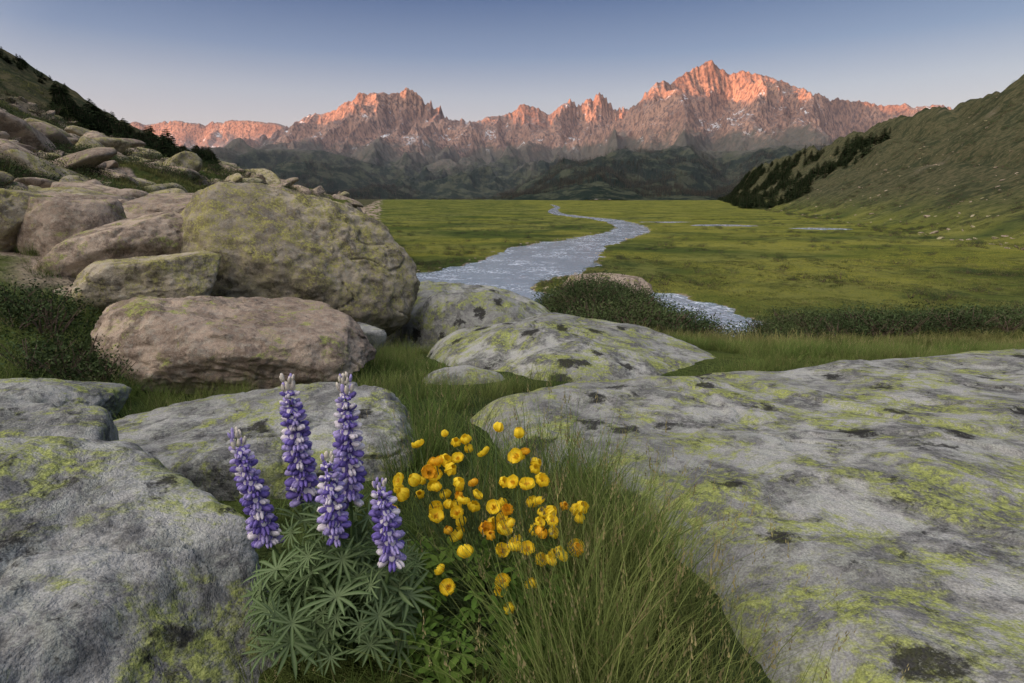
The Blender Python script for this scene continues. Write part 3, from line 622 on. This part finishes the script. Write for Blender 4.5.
for i in range(150):
    a=rng.uniform(0,6.28); rr=math.sqrt(rng.uniform(0,1))
    hx=-.46+.22*rr*math.cos(a); hy=1.31+.18*rr*math.sin(a); hz_=.05+.38*(1-rr**2*.6)*rng.uniform(.12,1)+.02
    tip=np.array([hx,hy,hz_]); r0=np.array([-.47+rng.normal(0,.03),1.33+rng.normal(0,.03),0])
    tube(g,[r0,(r0+tip)/2+np.array([0,0,.03]),tip],[.003,.0024,.002],1,5)
    nn=np.array([(hx+.47)*2.4+rng.normal(0,.55),(hy-1.31)*2.2-.35+rng.normal(0,.5),.9]); palm(g,tip,nn,rng.uniform(.04,.088),int(rng.integers(9,14)))
obj('leaves',g.mesh('leaves',[M_lup,M_stem]),lup)
# ---------------------------------------------------------------- buttercups
M_yel=plain('petal_yellow',(.92,.72,.04),.45,.07,60,.35); M_ora=plain('petal_orange',(.88,.52,.03),.5,.12,60,.3); M_sta=plain('stamens',(.85,.56,.05),.8,.2,200)
M_bl=leaf_mat('buttercup_leaf',(.035,.068,.017),(.095,.175,.035),.2,.3,.5,6,(.14,.20,.045),.4)
def cup(g,c0,ax,r,openn,m=0):
    ax=ax/np.linalg.norm(ax); a1=np.cross(ax,[.3,.2,.9]); a1/=np.linalg.norm(a1); a2=np.cross(ax,a1); ph=rng.uniform(0,6.28)
    for k in range(6):
        a=ph+6.283*k/6+rng.normal(0,.10); d_=a1*math.cos(a)+a2*math.sin(a); sd=np.cross(ax,d_); V=[]
        for i,t in enumerate(np.linspace(0,1,6)):
            rad_=r*(1-math.exp(-3*t))*(.70+.40*openn)-(1-openn)*r*.50*t**3; hz_=r*(1.35-.75*openn)*t**1.15; w_=r*.66*math.sin(math.pi*(.12+.70*t)**.9)
            for j in np.linspace(-1,1,5):
                V.append(c0+d_*(rad_-.22*r*abs(j)**2*t)+ax*(hz_+.12*r*abs(j)*t+.03*r*math.sin(5*j+k))+sd*w_*j)
        g.add(np.array(V)+ax*.0015*(k%2),q=gridfaces(6,5),m=m)
    for _ in range(22):
        a=rng.uniform(0,6.28); q_=rng.uniform(0,.30)*r; p=c0+(a1*math.cos(a)+a2*math.sin(a))*q_+ax*r*.05; tip=p+ax*r*.5+(p-c0)*.3
        tube(g,[p,tip],[.0008,.0016],2,4)
def lobed(g,c0,nrm_,L,m=0):
    nrm_=nrm_/np.linalg.norm(nrm_); a1=np.cross(nrm_,rng.normal(size=3)); a1/=np.linalg.norm(a1); a2=np.cross(nrm_,a1)
    for k in range(5):
        a=-1.9+.95*k+rng.normal(0,.07); d_=a1*math.cos(a)+a2*math.sin(a); sd=np.cross(nrm_,d_); l=L*(1-.13*abs(k-2))*rng.uniform(.85,1.1); rows=[]
        for t,w_ in ((0,.1),(.3,.5),(.55,1.),(.75,.75),(.82,.95),(1,.1)):
            p=c0+d_*l*t-nrm_*l*.22*t*t; rows+=[p-sd*l*.2*w_+nrm_*l*.05*w_,p,p+sd*l*.2*w_+nrm_*l*.05*w_]
        g.add(rows,q=gridfaces(6,3),m=m,a=np.repeat([.3,.5,.7,.9,.9,1],3))
bc=bpy.data.objects.new('buttercup',None); sc.collection.objects.link(bc)
gf=Geo();gs=Geo();gl=Geo()
FP=[]
tries=0
while len(FP)<92 and tries<12000:
    tries+=1
    a=rng.uniform(0,6.28);rr=math.sqrt(rng.uniform()); p=np.array([-.07+.27*rr*math.cos(a),1.48+.21*rr*math.sin(a),0])
    base=.17+.47*(p[1]-1.30)+.14*rng.uniform(0,1)-.30*max(p[0]-.04,0); p[2]=base+.03
    if p[0]<-.2 and p[2]<.30: continue
    if all(np.linalg.norm(p-q_)>.031 for q_ in FP): FP.append(p)
for x_,y_,z_ in ((.175,1.40,.25),(.0,1.26,.165),(.05,1.31,.20),(-.03,1.28,.21),(.10,1.45,.33)): FP.append(np.array([x_,y_,z_]))
for p in FP:
    r0=np.array([-.05+rng.normal(0,.05),1.44+rng.normal(0,.05),0]); tilt=np.array([rng.normal(0,.5)+(p[0]+.05)*1.2,-.3+rng.normal(0,.5),1.]); 
    md=(r0+p)/2+np.array([(p[0]-r0[0])*.15,0,.02]); tube(gs,[r0,md,p-tilt*.012,p],[.0028,.0022,.0016,.0016],0,5)
    op=rng.uniform(.05,.95); cup(gf,p,tilt,rng.uniform(.016,.0275),op,1 if rng.uniform()<.12 else 0)
for i in range(280):
    a=rng.uniform(0,6.28);rr=math.sqrt(rng.uniform()); p=np.array([-.07+.28*rr*math.cos(a),1.38+.24*rr*math.sin(a),0]); p[2]=rng.uniform(.02,.26)*(1.1-.45*rr)+.14*(p[1]-1.3)
    r0=np.array([-.05+rng.normal(0,.06),1.42+rng.normal(0,.05),0]); tube(gs,[r0,(r0+p)/2+np.array([0,0,.02]),p],[.002,.0016,.0012],0,4)
    lobed(gl,p,np.array([rng.normal(0,.4)+(p[0]+.06)*2,-.4+rng.normal(0,.4),1.]),rng.uniform(.025,.055))
obj('flowers',gf.mesh('flowers',[M_yel,M_ora,M_sta]),bc); obj('stems',gs.mesh('stems',[M_stem]),bc); obj('leaves',gl.mesh('leaves',[M_bl]),bc)
# ---------------------------------------------------------------- light & sky
S3=Vector((Sh[0]*math.cos(e_sun),Sh[1]*math.cos(e_sun),math.sin(e_sun)))
L=bpy.data.lights.new('sun','SUN'); L.energy=10; L.angle=math.radians(.5); L.color=(1,.42,.20); lo=obj('sun',L); lo.rotation_euler=S3.to_track_quat('Z','Y').to_euler()
w=bpy.data.worlds.new('World'); sc.world=w; w.use_nodes=True; nt=w.node_tree; nt.nodes.clear(); s=S(nt)
sky=s.n('ShaderNodeTexSky',sky_type='NISHITA'); sky.sun_disc=False; sky.sun_elevation=e_sun; sky.sun_rotation=math.atan2(Sh[0],Sh[1]); sky.altitude=2500
D=s.n('ShaderNodeTexCoord').outputs['Generated']; ax=s.xyz(D)
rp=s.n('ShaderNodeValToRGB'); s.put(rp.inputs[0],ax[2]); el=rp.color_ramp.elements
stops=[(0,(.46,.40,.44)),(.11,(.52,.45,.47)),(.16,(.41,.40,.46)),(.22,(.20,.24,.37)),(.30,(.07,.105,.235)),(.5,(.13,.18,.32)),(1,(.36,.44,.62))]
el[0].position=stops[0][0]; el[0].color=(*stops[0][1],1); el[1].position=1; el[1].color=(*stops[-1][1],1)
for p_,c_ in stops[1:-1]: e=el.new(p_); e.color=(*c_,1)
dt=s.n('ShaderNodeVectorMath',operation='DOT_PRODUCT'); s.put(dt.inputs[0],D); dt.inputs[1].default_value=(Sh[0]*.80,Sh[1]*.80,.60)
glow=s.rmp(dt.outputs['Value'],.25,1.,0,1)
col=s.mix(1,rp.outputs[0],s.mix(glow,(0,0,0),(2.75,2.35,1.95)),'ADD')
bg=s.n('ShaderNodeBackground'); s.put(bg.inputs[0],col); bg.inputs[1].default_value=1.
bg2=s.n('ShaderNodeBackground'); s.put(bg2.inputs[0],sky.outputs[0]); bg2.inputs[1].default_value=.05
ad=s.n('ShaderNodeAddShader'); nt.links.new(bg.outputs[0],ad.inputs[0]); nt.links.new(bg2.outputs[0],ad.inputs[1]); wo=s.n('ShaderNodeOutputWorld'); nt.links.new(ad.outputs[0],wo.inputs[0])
# ---------------------------------------------------------------- camera
cam=bpy.data.cameras.new('camera'); cam.lens=20; cam.sensor_width=36; cam.clip_start=.05; cam.clip_end=30000
co=obj('camera',cam); co.location=(0,0,1.2); co.rotation_euler=(math.radians(76),0,0); sc.camera=co
sc.view_settings.view_transform='Standard'; sc.view_settings.look='None'; sc.view_settings.exposure=0
